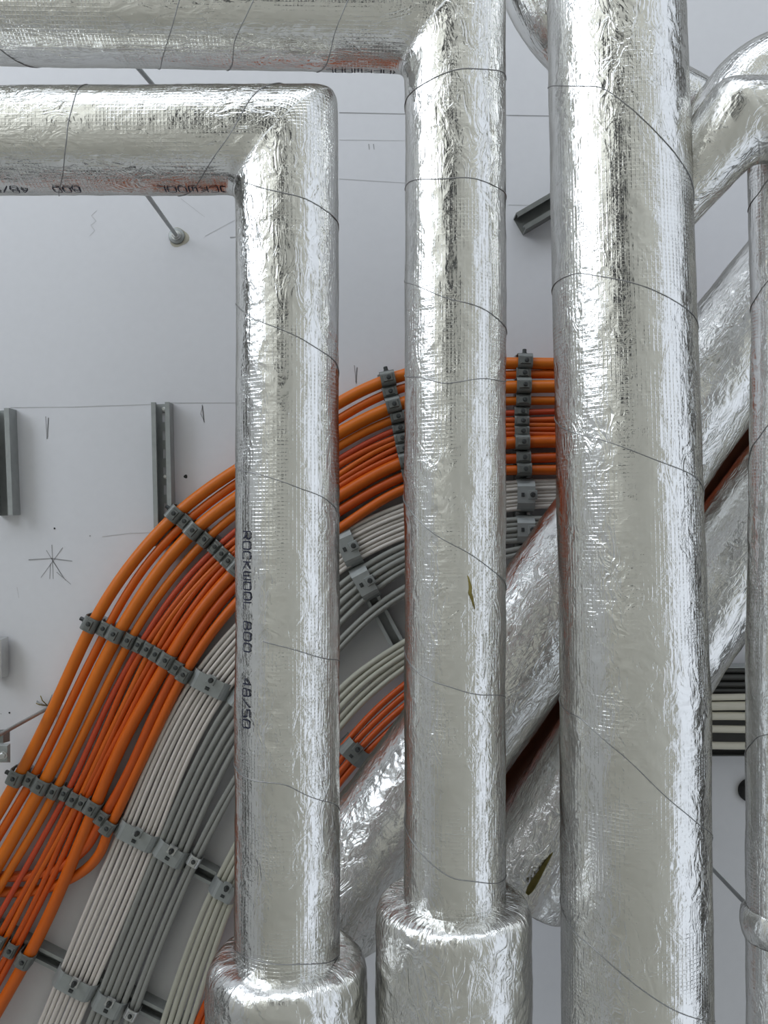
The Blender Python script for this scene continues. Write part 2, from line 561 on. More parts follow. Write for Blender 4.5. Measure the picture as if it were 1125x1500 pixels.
pB.wire(1, [(386, 938), (430, 953), (494, 968)], tB, left=False)
phB = pB.find(1, 362, 900)[1]
sB = lambda y: s_at(pB, 1, 362, y)
printing(pB, 1, [('ROCKWOOL', sB(777), sB(896), phB), ('800', sB(909), sB(957), phB), ('48/50', sB(992), sB(1068), phB)], tB, 1, 0.0145)
phH = pB.find(0, 100, 277)[1]
sH = lambda x: s_at(pB, 0, x, 276)
printing(pB, 0, [('ROCKWOOL', sH(352), sH(228), phH), ('800', sH(118), sH(76), phH), ('48/50', sH(42), sH(-30), phH)], tB, -1, 0.0145)
p0 = W(421, 1400, DP)
jacket('thick_jacket', 0, [(-0.006, .060), (-.005, .085), (-.002, .099), (.006, .109), (.020, .1140), (.05, .1155), (.75, .1155)], p0, np.array([0, -1.0, 0]), M['foil_loose'], tB, loose=0.35)
# a bead of wire round the shoulder
pB.wire(1, [(346, 1392), (380, 1404), (421, 1412), (470, 1410), (496, 1398)], tB)

# ---------- pipe A: upper elbow run, the middle upright
pA = Pipe([W(-700, 4, DP), W(666.5, 25, DP), W(666.5, 1380, DP)], [0.0730, 0.0730, 0.0735])
tA = thing('insulated_pipe', W(666, 37, DP), 'foil-wrapped elbow pipe crossing the top and running down the middle', 'pipe', 'foil lagged pipes')
pA.build('lagging', M['foil'], tA)
for w in ([(597, 145), (650, 110), (735, 106)], [(597, 270), (660, 262), (735, 278)], [(596, 414), (666, 440), (736, 474)],
          [(600, 552), (650, 561), (736, 557)], [(604, 752), (666, 800), (734, 847)], [(604, 975), (640, 1002), (736, 1020)],
          [(598, 1222), (630, 1262), (665, 1287), (734, 1290)]):
    pA.wire(1, w, tA)
for w in ([(264, 0), (246, 55), (232, 102)], [(370, 0), (345, 60), (334, 104)], [(508, 0), (490, 55), (466, 106)], [(-20, 48), (46, 98)]):
    pA.wire(0, w, tA)
phA = pA.find(0, 515, 103)[1]
sAh = lambda x: s_at(pA, 0, x, 103)
printing(pA, 0, [('ROCKWOOL', sAh(588), sAh(475), phA)], tA, -1, 0.0145)
p0 = W(664, 1318, DP)
jacket('thick_jacket', 0, [(-.004, .060), (-.002, .090), (.000, .102), (.006, .1085), (.016, .1115), (.04, .1120), (.80, .1130)], p0, np.array([0, -1.0, 0]), M['foil_loose'], tA, loose=0.30)

tear = np.array([pA.on(1, *pA.find(1, x, y), 0.0002) for x, y in ((685, 843), (687, 852), (689, 860), (688, 868), (691, 876), (693, 884), (695, 892))])
tube('torn_slit', tear, np.array([.0008, .0016, .0024, .0030, .0022, .0014, .0007]), M['wool'], tA, 6)

# ---------- pipe C: the wide riser on the right, with its branches
pC = Pipe([W(888, -500, 1.20), W(928, 1000, 1.19), W(936, 2100, 1.178)], [0.0935, 0.1040, 0.1080], nphi=190)
tC = thing('insulated_pipe', W(910, 0, 1.2), 'widest foil-wrapped upright pipe with branches near its top', 'pipe', 'foil lagged pipes')
pC.build('lagging', M['foil'], tC)
for w in ([(806, 128), (880, 128), (945, 178), (998, 240)], [(822, 412), (850, 398), (930, 418), (1004, 452)], [(826, 625), (870, 642), (930, 662)],
          [(830, 1040), (850, 1050), (925, 1118), (987, 1176), (1026, 1212)]):
    pC.wire(0 if w[0][1] < 1000 else 1, w, tC)
pC.wire(1, [(832, 1350), (870, 1388), (925, 1440), (987, 1478), (1030, 1496)], tC)
lagged_tube('rear_branch', [W(735, -120, 1.36), W(776, -10, 1.38), W(836, 70, 1.40), (W(940, 112, 1.44)), W(1046, 164, 1.46)], [.042, .044, .047, .046, .040], M['foil'], tC, 90)
Pipe([W(930, 362, 1.27), W(1082, 176, 1.18), W(1600, 175, 1.17)], [.044, .057, .060], nphi=110, loose=0.08, round_it=26).build('side_branch', M['foil_loose'], tC)
lagged_tube('upper_branch', [W(1036, 225, 1.30), W(1078, 140, 1.33), W(1120, 103, 1.33), W(1300, 100, 1.33), W(1600, 100, 1.33)], [.052, .052, .052, .052, .052], M['foil'], tC, 90)

# ---------- pipe E: slender riser at the right edge
tE = thing('insulated_pipe', W(1140, 250, 1.26), 'slender foil-wrapped upright pipe cut by the right edge of the photo', 'pipe', 'foil lagged pipes')
pE = Pipe([W(1137, 215, 1.26), W(1143, 500, 1.26), W(1138, 1000, 1.26), W(1137, 2100, 1.26)], [.042, .041, .044, .044], nphi=90)
pE.build('lagging', M['foil'], tE)
pE.wire(0, [(1098, 300), (1112, 285), (1124, 265)], tE)
pE.wire(0, [(1104, 440), (1112, 430), (1124, 414)], tE)
pE.wire(1, [(1104, 652), (1112, 640), (1124, 622)], tE)
pE.wire(2, [(1100, 1090), (1112, 1080), (1124, 1076)], tE)
jacket('foil_collar', 0, [(-.02, .043), (-.012, .049), (.004, .051), (.018, .047), (.026, .043)], W(1137, 1350, 1.26), np.array([0, -1.0, 0]), M['foil_loose'], tE, 90, loose=0.5)

# ---------- the two diagonal runs behind
DD = 1.50
tD = thing('insulated_pipe', W(820, 880, DD), 'upper of two slanting foil-wrapped pipes behind the uprights', 'pipe', 'foil lagged pipes')
lagged_tube('lagging', [W(1230, 322, DD), W(1030, 572, DD), W(820, 868, DD), (W(600, 1172, DD)), W(490, 1322, DD), W(455, 1368, DD)],
            [.104, .102, .104, .106, .112, .085], M['foil_loose'], tD, 150, loose=0.22)
lagged_tube('seam_fold', [W(1230, 425, DD + .03), W(1030, 678, DD + .03), W(820, 985, DD + .03), W(620, 1262, DD + .03)], [.026, .026, .026, .026], M['foil'], tD, 60)
tD2 = thing('insulated_pipe', W(920, 1030, DD), 'lower slanting foil-wrapped pipe with a torn olive slit', 'pipe', 'foil lagged pipes')
D2 = [W(1230, 612, DD + .01), W(1030, 880, DD + .01), W(830, 1188, DD + .01), W(757, 1300, DD + .01)]
lagged_tube('lagging', D2, [.098, .098, .099, .096], M['foil_loose'], tD2, 150, loose=0.22)
ee = (W(772, 1310, DD - .108) - W(811, 1246, DD - .085))
sl = W(811, 1246, DD - .085)
slit = np.array([sl + ee * x for x in np.linspace(0, 1.0, 14)])
tube('exposed_wool', slit, np.array([.001, .0015, .002, .0025, .003, .0035, .004, .0045, .005, .0055, .006, .006, .005, .003]), M['wool'], tD2, 10)

# ------------------------------------------------------------------ cables
CX, CY = 830.0, 1385.0


def polar(p):
    dx, dy = p[0] - CX, CY - p[1]
    a = math.atan2(dy, dx)
    if a < -PI / 2:
        a += 2 * PI
    return a, math.hypot(dx, dy)


def cable_path(pix, n=150, depth=1.84, wob=0.0, seed=0):
    pr = sorted(polar(p) for p in pix)
    a = np.array([q[0] for q in pr]); r = np.array([q[1] for q in pr])
    x = np.linspace(a[0], a[-1], n)
    rr = cubic(a, r, x) + wob * np.sin(x * 11 + seed) + wob * .6 * np.sin(x * 23 + seed * 2.3)
    d = np.broadcast_to(depth, x.shape)
    return np.array([W(CX + q * math.cos(t), CY - q * math.sin(t), dd) for q, t, dd in zip(rr, x, d)])


ORD = ['first', 'second', 'third', 'fourth', 'fifth', 'sixth', 'seventh', 'eighth', 'ninth', 'tenth', 'eleventh', 'twelfth', 'thirteenth']
ROWS = {
    'R1': [(766, 532), (764, 549), (764, 567), (764, 588), (762, 604), (762, 618), (762, 633), (762, 649), (764, 671), (765, 688)],
    'R2': [(568, 557), (571, 576), (576, 595), (582, 612), (585, 628), (588, 643), (591, 658), (595, 675), (599, 694), (603, 712)],
    'R2b': [(420, 640), (429, 656), (437, 671), (445, 687), (453, 701), (460, 713), (467, 726), (475, 740), (485, 758), (495, 776)],
    'R3': [(260, 753), (274, 764), (287, 777), (303, 790), (317, 801), (327, 811), (337, 821), (349, 831), (362, 842), (375, 854)],
    'R4': [(138, 912), (157, 919), (174, 926), (192, 936), (206, 943), (219, 949), (232, 956), (248, 964), (262, 975), (273, 985)],
    'R5': [(30, 1134), (50, 1137), (67, 1145), (84, 1154), (99, 1158), (112, 1166), (125, 1171), (141, 1177), (154, 1192), (163, 1206)],
}
R6 = [(-86, 1330), (-67, 1338), (-50, 1346), (-32, 1354), (-13, 1362), (5, 1373), (22, 1384), (43, 1397)]
KEYS = ['R1', 'R2', 'R2b', 'R3', 'R4', 'R5']
DIA = [18, 13, 19, 13, 7, 11, 12, 18, 15, 15]     # pixels


def px_r(d, depth=1.84):
    return d / 2 / F * depth


no = 0
SUB = {5: [(-4.2, 9.5, 'orange_deep'), (4.6, 9, 'orange')], 6: [(-4.2, 9, 'orange_deep'), (4.4, 9.5, 'orange_deep')], 4: [(0, 9, 'orange_red')]}
MATS = ['orange_light', 'orange', 'orange_light', 'orange_light', None, None, None, 'orange', 'orange_deep', 'orange']
for i in range(10):
    for off, dia, mt in SUB.get(i, [(0, DIA[i], MATS[i])]):
        base = []
        y1 = ROWS['R1'][i][1]
        base += [(1240, y1 + 14), (1080, y1 + 6), (930, y1 + 1)]
        for k in KEYS:
            base.append(ROWS[k][i])
        if i < 8:
            q = R6[i]
            base += [q, (q[0] - 48, q[1] + 88), (q[0] - 150, q[1] + 290)]
        elif i == 8:
            base += [(149, 1200)]
        else:
            base += [(159, 1214)]
        # shift sideways for the thin companions of one clamp
        pts = []
        for (x, y) in base:
            a, r = polar((x, y))
            r -= off
            pts.append((CX + r * math.cos(a), CY - r * math.sin(a)))
        rad = px_r(dia)
        path = cable_path(pts, 190, DR - 0.004 - rad, wob=0.8 if off == 0 else 1.6, seed=no)
        if i >= 8:
            # the two inmost cables turn off under the others just below the last full row
            e = path[-1]
            if path[-1][1] > path[0][1]:
                path = path[::-1]; e = path[-1]
            tail = [(150, 1242), (127, 1272), (95, 1291), (55, 1304), (0, 1306), (-60, 1300)] if i == 9 else [(131, 1234), (104, 1260), (66, 1278), (15, 1284), (-60, 1278)]
            dd = [0, .008, .012, .016, .02, .02]
            tp = [e] + [W(x, y, DR - .004 - rad + dd[q]) for q, (x, y) in enumerate(tail)]
            pre = path[-4]
            tp = np.array([pre] + tp)
            s = np.concatenate([[0], np.cumsum(np.linalg.norm(np.diff(tp, axis=0), axis=1))])
            xs = np.linspace(0, s[-1], 70)
            path = np.concatenate([path[:-4], np.stack([cubic(s, tp[:, c], xs) for c in range(3)], -1)])
        o = tube('orange_cable', path, rad, M[mt], None, 12)
        size = 'thick' if dia > 16 else ('thin' if dia < 10 else 'medium')
        extra = ''
        if i >= 8:
            extra = ', curling away lower left'
        tag(o, f'{size} orange cable, {ORD[no]} from the outer edge of the arc{extra}', 'cable', 'orange cables in the big arc')
        no += 1

# bundles: rows of (outer edge, inner edge) in pixels
BUN = {
    'white': ([((1240, 716), (1240, 758)), ((1000, 705), (1000, 748)), ((768, 703), (768, 747)), ((590, 737), (606, 785)), ((500, 778), (521, 826)), ((388, 868), (432, 905)), ((283, 987), (336, 1013)), ((176, 1206), (231, 1234)),
               ((86, 1422), (140, 1450)), ((28, 1560), (80, 1584))], 8),
    'grey': ([((1240, 768), (1240, 806)), ((1000, 758), (1000, 796)), ((768, 757), (768, 794)), ((600, 792), (614, 830)), ((523, 832), (546, 874)), ((432, 912), (470, 950)), ((341, 1014), (386, 1044)), ((231, 1233), (273, 1258)),
              ((142, 1455), (184, 1476)), ((92, 1580), (134, 1598))], 5),
    'pair': ([((1240, 808), (1240, 824)), ((768, 798), (768, 814)), ((552, 882), (560, 897)), ((474, 958), (487, 968)), ((390, 1062), (403, 1070)), ((281, 1250), (295, 1258)), ((190, 1472), (204, 1479)), ((146, 1592), (162, 1596))], 2),
    'beige': ([((900, 838), (900, 880)), ((740, 868), (745, 910)), ((588, 938), (600, 978)), ((506, 996), (530, 1036)), ((420, 1106), (452, 1134)), ((314, 1290), (350, 1308)), ((236, 1490), (282, 1508)), ((205, 1590), (250, 1600))], 5),
    'inner orange': ([((760, 915), (765, 950)), ((588, 998), (610, 1044)), ((503, 1084), (534, 1112)), ((430, 1190), (460, 1210)), ((330, 1400), (362, 1416)), ((284, 1498), (318, 1512)), ((250, 1590), (284, 1600))], 4),
}
BMAT = {'white': 'white', 'grey': 'grey', 'pair': 'grey', 'beige': 'beige', 'inner orange': 'orange_deep'}
PHR = {
    'white': ('white_cable', 'white cable, {} from the outer edge of the flat white bundle', 'white cables in the arc'),
    'grey': ('grey_cable', 'grey cable, {} from the outer edge of the flat grey bundle', 'grey cables in the arc'),
    'pair': ('grey_cable', 'grey cable in the lone pair inside the grey bundle, {} from outside', 'lone grey cable pair'),
    'beige': ('beige_cable', 'beige cable, {} from the outer edge of the innermost pale bundle', 'beige cables in the arc'),
    'inner orange': ('orange_cable', 'deep orange cable, {} in the small bundle beneath the slanting foil pipe', 'inner orange cables'),
}
for key, (rows, n) in BUN.items():
    (a1, b1), (a0, b0) = rows[-1], rows[-2]
    rows = rows + [tuple((p[0] + (p[0] - q[0]) * 1.6, p[1] + (p[1] - q[1]) * 1.6) for p, q in ((a1, a0), (b1, b0)))]
    nm, ph, gr = PHR[key]
    wmean = np.mean([math.dist(a, b) for a, b in rows])
    for i in range(n):
        q = (i + .5) / n
        pts = [(a[0] + (b[0] - a[0]) * q, a[1] + (b[1] - a[1]) * q) for a, b in rows]
        rad = px_r(wmean / n * 1.02)
        layer = 0.0025 * math.sin(i * 2.4)
        path = cable_path(pts, 170, DR - 0.005 - rad + min(0, layer), wob=0.35, seed=i * 1.3)
        o = tube(nm, path, rad, M[BMAT[key]], None, 10)
        tag(o, ph.format(ORD[i]), 'cable', gr)

# ------------------------------------------------------------------ rails on the ceiling
def rail(p_a, p_b, width, label, group, depth_top=DC, height=None, slots=True, mat=None, name='ceiling_rail', flip=False):
    """an open C-channel on the ceiling from pixel p_a to pixel p_b"""
    h = height or (DC - DR)
    a, b = W(*p_a, DR if not height else DC - h), W(*p_b, DR if not height else DC - h)
    L = np.linalg.norm(b - a)
    ey = (b - a) / L
    ez = FRONT
    ex = np.cross(ey, ez)
    org = a + np.array([0, 0, h])          # on the ceiling
    t = 0.0025
    vs, fs = [], []

    def box(x0, x1, y0, y1, z0, z1):
        k = len(vs)
        for x in (x0, x1):
            for y in (y0, y1):
                for z in (z0, z1):
                    vs.append(org + ex * x + ey * y + ez * z)
        for f in ((0, 1, 3, 2), (4, 6, 7, 5), (0, 4, 5, 1), (2, 3, 7, 6), (0, 2, 6, 4), (1, 5, 7, 3)):
            fs.append(tuple(k + q for q in f))
    w2 = width / 2
    box(-w2, -w2 + t, 0, L, 0, h); box(w2 - t, w2, 0, L, 0, h)
    lip = width * .24
    box(-w2 + t, -w2 + lip, 0, L, h - t, h); box(w2 - lip, w2 - t, 0, L, h - t, h)
    box(-w2 + lip - t, -w2 + lip, 0, L, h - .008, h - t); box(w2 - lip, w2 - lip + t, 0, L, h - .008, h - t)
    # web with punched slots
    sw = width * .13
    if slots:
        box(-w2 + t, -sw, 0, L, 0.0005, t); box(sw, w2 - t, 0, L, 0.0005, t)
        y = 0.0
        while y < L:
            y1 = min(L, y + .020)
            box(-sw, sw, y, y1, 0.0005, t)
            y = y1 + .022
    else:
        box(-w2 + t, w2 - t, 0, L, 0.0005, t)
    r = thing(name, org, label, 'rail', group)
    body = link_mesh('channel', vs, fs, mat or M['zinc'], r, smooth=False)
    return r, body, (org, ex, ey, ez, L)


def bolt(center, r, h, parent, name='bolt', mat=None, axis=FRONT, hexa=True):
    """hexagon head with a washer face, standing h along axis"""
    axis = axis / np.linalg.norm(axis)
    u = np.cross(axis, [0.3, 1, 0.1]); u /= np.linalg.norm(u)
    v = np.cross(axis, u)
    n = 6 if hexa else 14
    prof = [(r * 1.25, 0), (r * 1.25, h * .22), (r, h * .24), (r, h * .9), (r * .82, h)]
    vs, fs = [], []
    for k, (rr, z) in enumerate(prof):
        nn = 12
        for j in range(nn):
            a = 2 * PI * j / nn
            q = rr
            if hexa and k >= 2:
                q = rr * math.cos(PI / 6) / math.cos((a % (PI / 3)) - PI / 6)
            vs.append(center + axis * z + (u * math.cos(a) + v * math.sin(a)) * q)
    nn = 12
    for k in range(len(prof) - 1):
        for j in range(nn):
            fs.append((k * nn + j, k * nn + (j + 1) % nn, (k + 1) * nn + (j + 1) % nn, (k + 1) * nn + j))
    fs.append(tuple(range((len(prof) - 1) * nn, len(prof) * nn)))
    return link_mesh(name, vs, fs, mat or M['dark_bolt'], parent, smooth=False)


GR = 'support rails under the cable arc'
rail((766, 520), (766, 835), .034, 'grey support rail under the clamp row near the top of the arc', GR, slots=False)
rail((563, 546), (668, 880), .034, 'grey support rail under the clamp row beside the middle pipe', GR, slots=False)
rail((414, 630), (612, 1000), .034, 'grey support rail seen slanting between left and middle uprights', GR, slots=False)
rail((250, 745), (478, 930), .034, 'grey support rail under the clamp row below the slotted channel', GR, slots=False)
rail((128, 907), (460, 1085), .034, 'grey support rail under the clamp row left of the lettering', GR, slots=False)
rail((20, 1129), (372, 1320), .034, 'grey support rail under the second-lowest clamp row', GR, slots=False)
rail((-90, 1325), (300, 1522), .034, 'grey support rail under the lowest clamp row', GR, slots=False)

_, chb, fr = rail((234.5, 589), (239, 800), .0415, 'short slotted channel upright on the ceiling above the orange arc', 'bare ceiling channels', height=.036)
for yy in (.012, .168):
    bolt(fr[0] + fr[2] * yy + FRONT * .003, .0045, .006, chb.parent, mat=M['bright_zinc'])
rail((-2, 598), (4, 755), .0455, 'slotted channel piece cut by the left edge of the photo', 'bare ceiling channels', height=.040)
rail((763, 324), (930, 226), .044, 'dark open channel end poking out left of the widest pipe', 'bare ceiling channels', height=.040, mat=M['clamp'], slots=False)

# ------------------------------------------------------------------ clamps
_cache = {}


def clamp_frame(a, b):
    A, B = W(*a, DR), W(*b, DR)
    ex = B - A
    ex /= np.linalg.norm(ex)
    ez = FRONT
    ey = np.cross(ez, ex)
    return (A + B) / 2, ex, ey, ez


def strap_mesh(w, h, L, t=0.0022, cr=None):
    """saddle strap: w across, h high, L along the cable; returns verts, faces in local x, y, z"""
    cr = cr or min(w * .35, h * .7)
    def outline(o):
        pts = [(-w / 2 - o, 0)]
        for k in range(6):
            a = PI - k / 5 * PI / 2
            pts.append((-w / 2 + cr + (cr + o) * math.cos(a), h - cr + (cr + o) * math.sin(a)))
        for k in range(6):
            a = PI / 2 - k / 5 * PI / 2
            pts.append((w / 2 - cr + (cr + o) * math.cos(a), h - cr + (cr + o) * math.sin(a)))
        pts.append((w / 2 + o, 0))
        return pts
    inn, out = outline(0), outline(t)
    n = len(inn)
    vs, fs = [], []
    for y in (-L / 2, L / 2):
        vs += [(x, y, z) for x, z in inn] + [(x, y, z) for x, z in out]
    for k in range(n - 1):
        i0, o0, i1, o1 = k, n + k, 2 * n + k, 3 * n + k
        fs += [(o0, o0 + 1, o1 + 1, o1), (i0, i1, i1 + 1, i0 + 1), (i0, i0 + 1, o0 + 1, o0), (i1, o1, o1 + 1, i1 + 1)]
    fs += [(0, n, 3 * n, 2 * n), (n - 1, 3 * n - 1, 4 * n - 1, 2 * n - 1)][:1]
    return vs, fs


def local(vs, F_):
    c, ex, ey, ez = F_
    return [c + ex * v[0] + ey * v[1] + ez * v[2] for v in vs]


def box_local(x0, x1, y0, y1, z0, z1, F_, bev=0.0):
    vs = [(x, y, z) for z in (z0, z1) for x, y in ((x0, y0), (x1, y0), (x1, y1), (x0, y1))]
    if bev:
        vs = vs[:4] + [(v[0] - math.copysign(bev, v[0] - (x0 + x1) / 2), v[1] - math.copysign(bev, v[1] - (y0 + y1) / 2), v[2]) for v in vs[4:]]
    fs = [(0, 3, 2, 1), (4, 5, 6, 7), (0, 1, 5, 4), (1, 2, 6, 5), (2, 3, 7, 6), (3, 0, 4, 7)]
    return local(vs, F_), fs


def small_clamp(a, b, dia_px, label, group, tint='clamp', along=.033, end_bolt=False):
    """clip around one orange cable: strap, screw block, screw"""
    F_ = clamp_frame(a, b)
    w = 2 * px_r(dia_px) + .0035
    h = w + .004
    c = thing('cable_clamp', F_[0], label, 'clamp', group)
    vs, fs = strap_mesh(w, h, along, .002, cr=w * .28)
    link_mesh('strap', local(vs, F_), fs, M[tint], c, smooth=False)
    bw = max(.0055, min(w * .42, .0085))
    vs, fs = box_local(-bw, bw, -along * .36, along * .36, h + .0018, h + .0062, F_, .0016)
    link_mesh('screw_plate', vs, fs, M[tint], c, smooth=False)
    p = F_[0] + F_[2] * .002 + F_[3] * (h + .006)
    bolt(p, .0042, .0050, c, 'screw')
    if end_bolt:
        bolt(F_[0] - F_[1] * (w / 2 + .002) + F_[3] * h * .5, .0050, .011, c, 'end_bolt', axis=-F_[1])
    return c


ROWN = {
    'R1': 'row near the top of the arc',
    'R2': 'row half behind the middle pipe',
    'R3': 'row below the slotted channel',
    'R4': 'row left of the lettering',
    'R5': 'row at left, second from bottom',
}
CD = [18, 13, 19, 13, 9, 11, 12, 18, 14, 15]
for k in ('R1', 'R2', 'R3', 'R4', 'R5'):
    row = ROWS[k]
    for i, p in enumerate(row):
        if k == 'R2' and i > 8:
            continue
        if k == 'R3' and i > 8:
            continue
        q = row[i + 1] if i < 9 else (2 * p[0] - row[i - 1][0], 2 * p[1] - row[i - 1][1])
        m = row[i - 1] if i > 0 else (2 * p[0] - q[0], 2 * p[1] - q[1])
        ux, uy = q[0] - m[0], q[1] - m[1]
        # keep every clip square to the whole row
        ux, uy = row[9][0] - row[0][0] + ux, row[9][1] - row[0][1] + uy
        u = math.hypot(ux, uy); ux /= u; uy /= u
        small_clamp((p[0] - ux * 5, p[1] - uy * 5), (p[0] + ux * 5, p[1] + uy * 5), CD[i],
                    f'small grey clamp, {ORD[i]} from the outside in the {ROWN[k]}', 'grey clips on the orange cables', end_bolt=(i == 0))
for i in (4, 5, 6, 7):
    p = R6[i]
    small_clamp((p[0] - 4.5, p[1] - 2.3), (p[0] + 4.5, p[1] + 2.3), CD[i],
                ['', '', '', '', 'small grey cable clamp cut by the left edge in the lowest row', 'small grey cable clamp, third from the inside in the lowest row',
                 'small grey cable clamp, second from the inside in the lowest row', 'small grey cable clamp, innermost on orange in the lowest row'][i], 'grey clips on the orange cables')
# the two head bolts that stick out beyond the outer end of each row


def broad_clamp(a, b, hgt_px, label, group, along=.040, tint='zinc', bright=False):
    """wide saddle over a flat bundle with a screw tongue in the middle"""
    F_ = clamp_frame(a, b)
    w = np.linalg.norm(W(*b, DR) - W(*a, DR)) + .004
    h = px_r(hgt_px) * 2 + .007
    c = thing('bundle_clamp', F_[0], label, 'clamp', group)
    vs, fs = strap_mesh(w, h, along, .0026, cr=min(h * .9, w * .42))
    # bow the saddle so that its middle stands highest
    vs = [(x, y, z + (.011 * (1 - (2 * x / w) ** 2) if z > h * .5 else 0)) for x, y, z in vs]
    link_mesh('saddle', local(vs, F_), fs, M[tint], c, smooth=False)
    z = h + .0135
    vs, fs = box_local(-.0105, .0105, along * .08, along * .62, z - .004, z, F_, .0015)
    link_mesh('tongue', vs, fs, M['bright_zinc' if bright else tint], c, smooth=False)
    bolt(F_[0] + F_[2] * along * .34 + F_[3] * z, .0048, .012, c, 'screw')
    vs, fs = box_local(-.005, .005, -along * .30, -along * .10, z - .004, z - .001, F_, .001)
    link_mesh('slot', vs, fs, M['dark_bolt'], c, smooth=False)
    return c


wb = BUN['white'][0]; gb = BUN['grey'][0]; pb = BUN['pair'][0]; bb = BUN['beige'][0]; ib = BUN['inner orange'][0]
GC = 'broad clamps on the cable bundles'
broad_clamp(*wb[2], 8, 'broad grey clamp on white cables between middle and widest pipes', GC)
broad_clamp(*wb[4], 8, 'broad grey clamp on white cables half behind the lettered pipe', GC)
broad_clamp(*wb[6], 8, 'broad grey clamp on white cables just left of the lettering', GC)
broad_clamp(*wb[7], 8, 'broad grey clamp on white cables in the second-lowest row', GC)
broad_clamp(*wb[8], 8, 'broad bright-tongued clamp on white cables in the lowest row', GC, bright=True)
broad_clamp(*gb[2], 7, 'broad grey clamp on grey cables beside the slanting pipe, under the white one', GC)
broad_clamp(*gb[4], 7, 'broad grey clamp on grey cables between left and middle uprights', GC)
broad_clamp(*gb[6], 7, 'broad grey clamp on grey cables peeping out left of the lettered pipe', GC)
broad_clamp(*gb[7], 7, 'broad bright-tongued clamp on grey cables in the second-lowest row', GC, bright=True)
broad_clamp(*gb[8], 7, 'broad bright-tongued clamp on grey cables at the bottom edge', GC, bright=True)
broad_clamp(*bb[5], 8, 'broad grey clamp on beige cables beside the lettered pipe', GC)
broad_clamp(*ib[2], 8, 'broad dark clamp on the small inner orange bundle', GC, tint='clamp')
for r_, lb in ((pb[5], 'tiny bright clamp on the grey cable pair, second-lowest row'), (pb[6], 'tiny bright clamp on the grey cable pair at the bottom edge')):
    small_clamp(r_[0], r_[1], 15, lb, 'tiny clamps on the grey pair', 'bright_zinc', .024)

# ------------------------------------------------------------------ cables at the right, between the wide and slender pipes
yy = [(1021, 9.5, 'cream'), (1034, 13, 'cream'), (1049, 12, 'cream'), (1068, 11, 'cream'), (1092, 11, 'cream')]
for i, (y, d, m) in enumerate(yy):
    o = tube('cream_cable', np.array([W(x, y + 0.4 * math.sin(x * .05 + i), 1.81) for x in np.linspace(900, 1300, 40)]), px_r(d, 1.81), M[m], None, 10)
    tag(o, f'level cream cable, {ORD[i]} from the top, beside the slender right pipe', 'cable', 'level cream cables at right')
for i, (y, d) in enumerate([(981, 9), (992, 10), (1003, 10), (1012, 9)]):
    o = tube('black_cable', np.array([W(x, y, 1.84) for x in np.linspace(900, 1300, 20)]), px_r(d, 1.84), M['dark_cable'], None, 10)
    tag(o, f'level black cable above the cream ones, {ORD[i]} from the top', 'cable', 'level black cables at right')
tr = thing('cable_tray', W(1100, 1050, 1.875), 'dark cable tray behind the level cream cables at right', 'tray')
a, b = W(890, 975, 1.862), W(1310, 1100, 1.862)
x0, x1, y0, y1 = sorted((a[0], b[0])) + sorted((a[1], b[1]))
zt = CZ + 1.862


def wbox(x0, x1, y0, y1, z0, z1):
    vs = [(x, y, z) for z in (z0, z1) for x, y in ((x0, y0), (x1, y0), (x1, y1), (x0, y1))]
    return vs, [(0, 3, 2, 1), (4, 5, 6, 7), (0, 1, 5, 4), (1, 2, 6, 5), (2, 3, 7, 6), (3, 0, 4, 7)]


link_mesh('tray_base', *wbox(x0, x1, y0, y1, zt, zt + .012), M['dark_cable'], tr, smooth=False)
link_mesh('tray_lip', *wbox(x0, x1, y0 - .003, y0, zt - .03, zt + .012), M['dark_cable'], tr, smooth=False)
link_mesh('tray_lip', *wbox(x0, x1, y1, y1 + .003, zt - .03, zt + .012), M['zinc'], tr, smooth=False)
# added red-brown tube standing for shade and orange cables between the slanting runs
o = tube('gap_filler', np.array([W(x, 674 - (x - 1066) * 1.36, 1.66) for x in np.linspace(650, 1200, 60)]), .050, M['gap_fill'], None, 20)
tag(o, 'added rust-red tube darkening the shaded gap between the two slanting foil pipes', 'pipe')

# ------------------------------------------------------------------ hanger rods
def rod(a, b, r, label, plug=True, nut_at=None, mat='zinc'):
    A, B = np.array(a), np.array(b)
    t_ = thing('threaded_rod', B, label, 'rod', 'hanger rods')
    n = 150
    pts = np.array([A + (B - A) * x for x in np.linspace(0, 1, n)])
    rr = r * (1 + .07 * np.cos(np.arange(n) * PI))
    tube('shaft', pts, rr, M[mat], t_, 10)
    if plug:
        bolt(B + FRONT * .004, .009, .012, t_, 'nut', M['bright_zinc'])
        ring = np.array([B + FRONT * z for z in (.0005, .003, .0045)])
        P, U = tube_arrays(ring + np.array([1e-6, 0, 0]) * np.arange(3)[:, None], np.array([.0185, .0185, .016]), 24)
        grid_mesh('washer', P, U, M['zinc'], t_, True, True, True)
    return t_


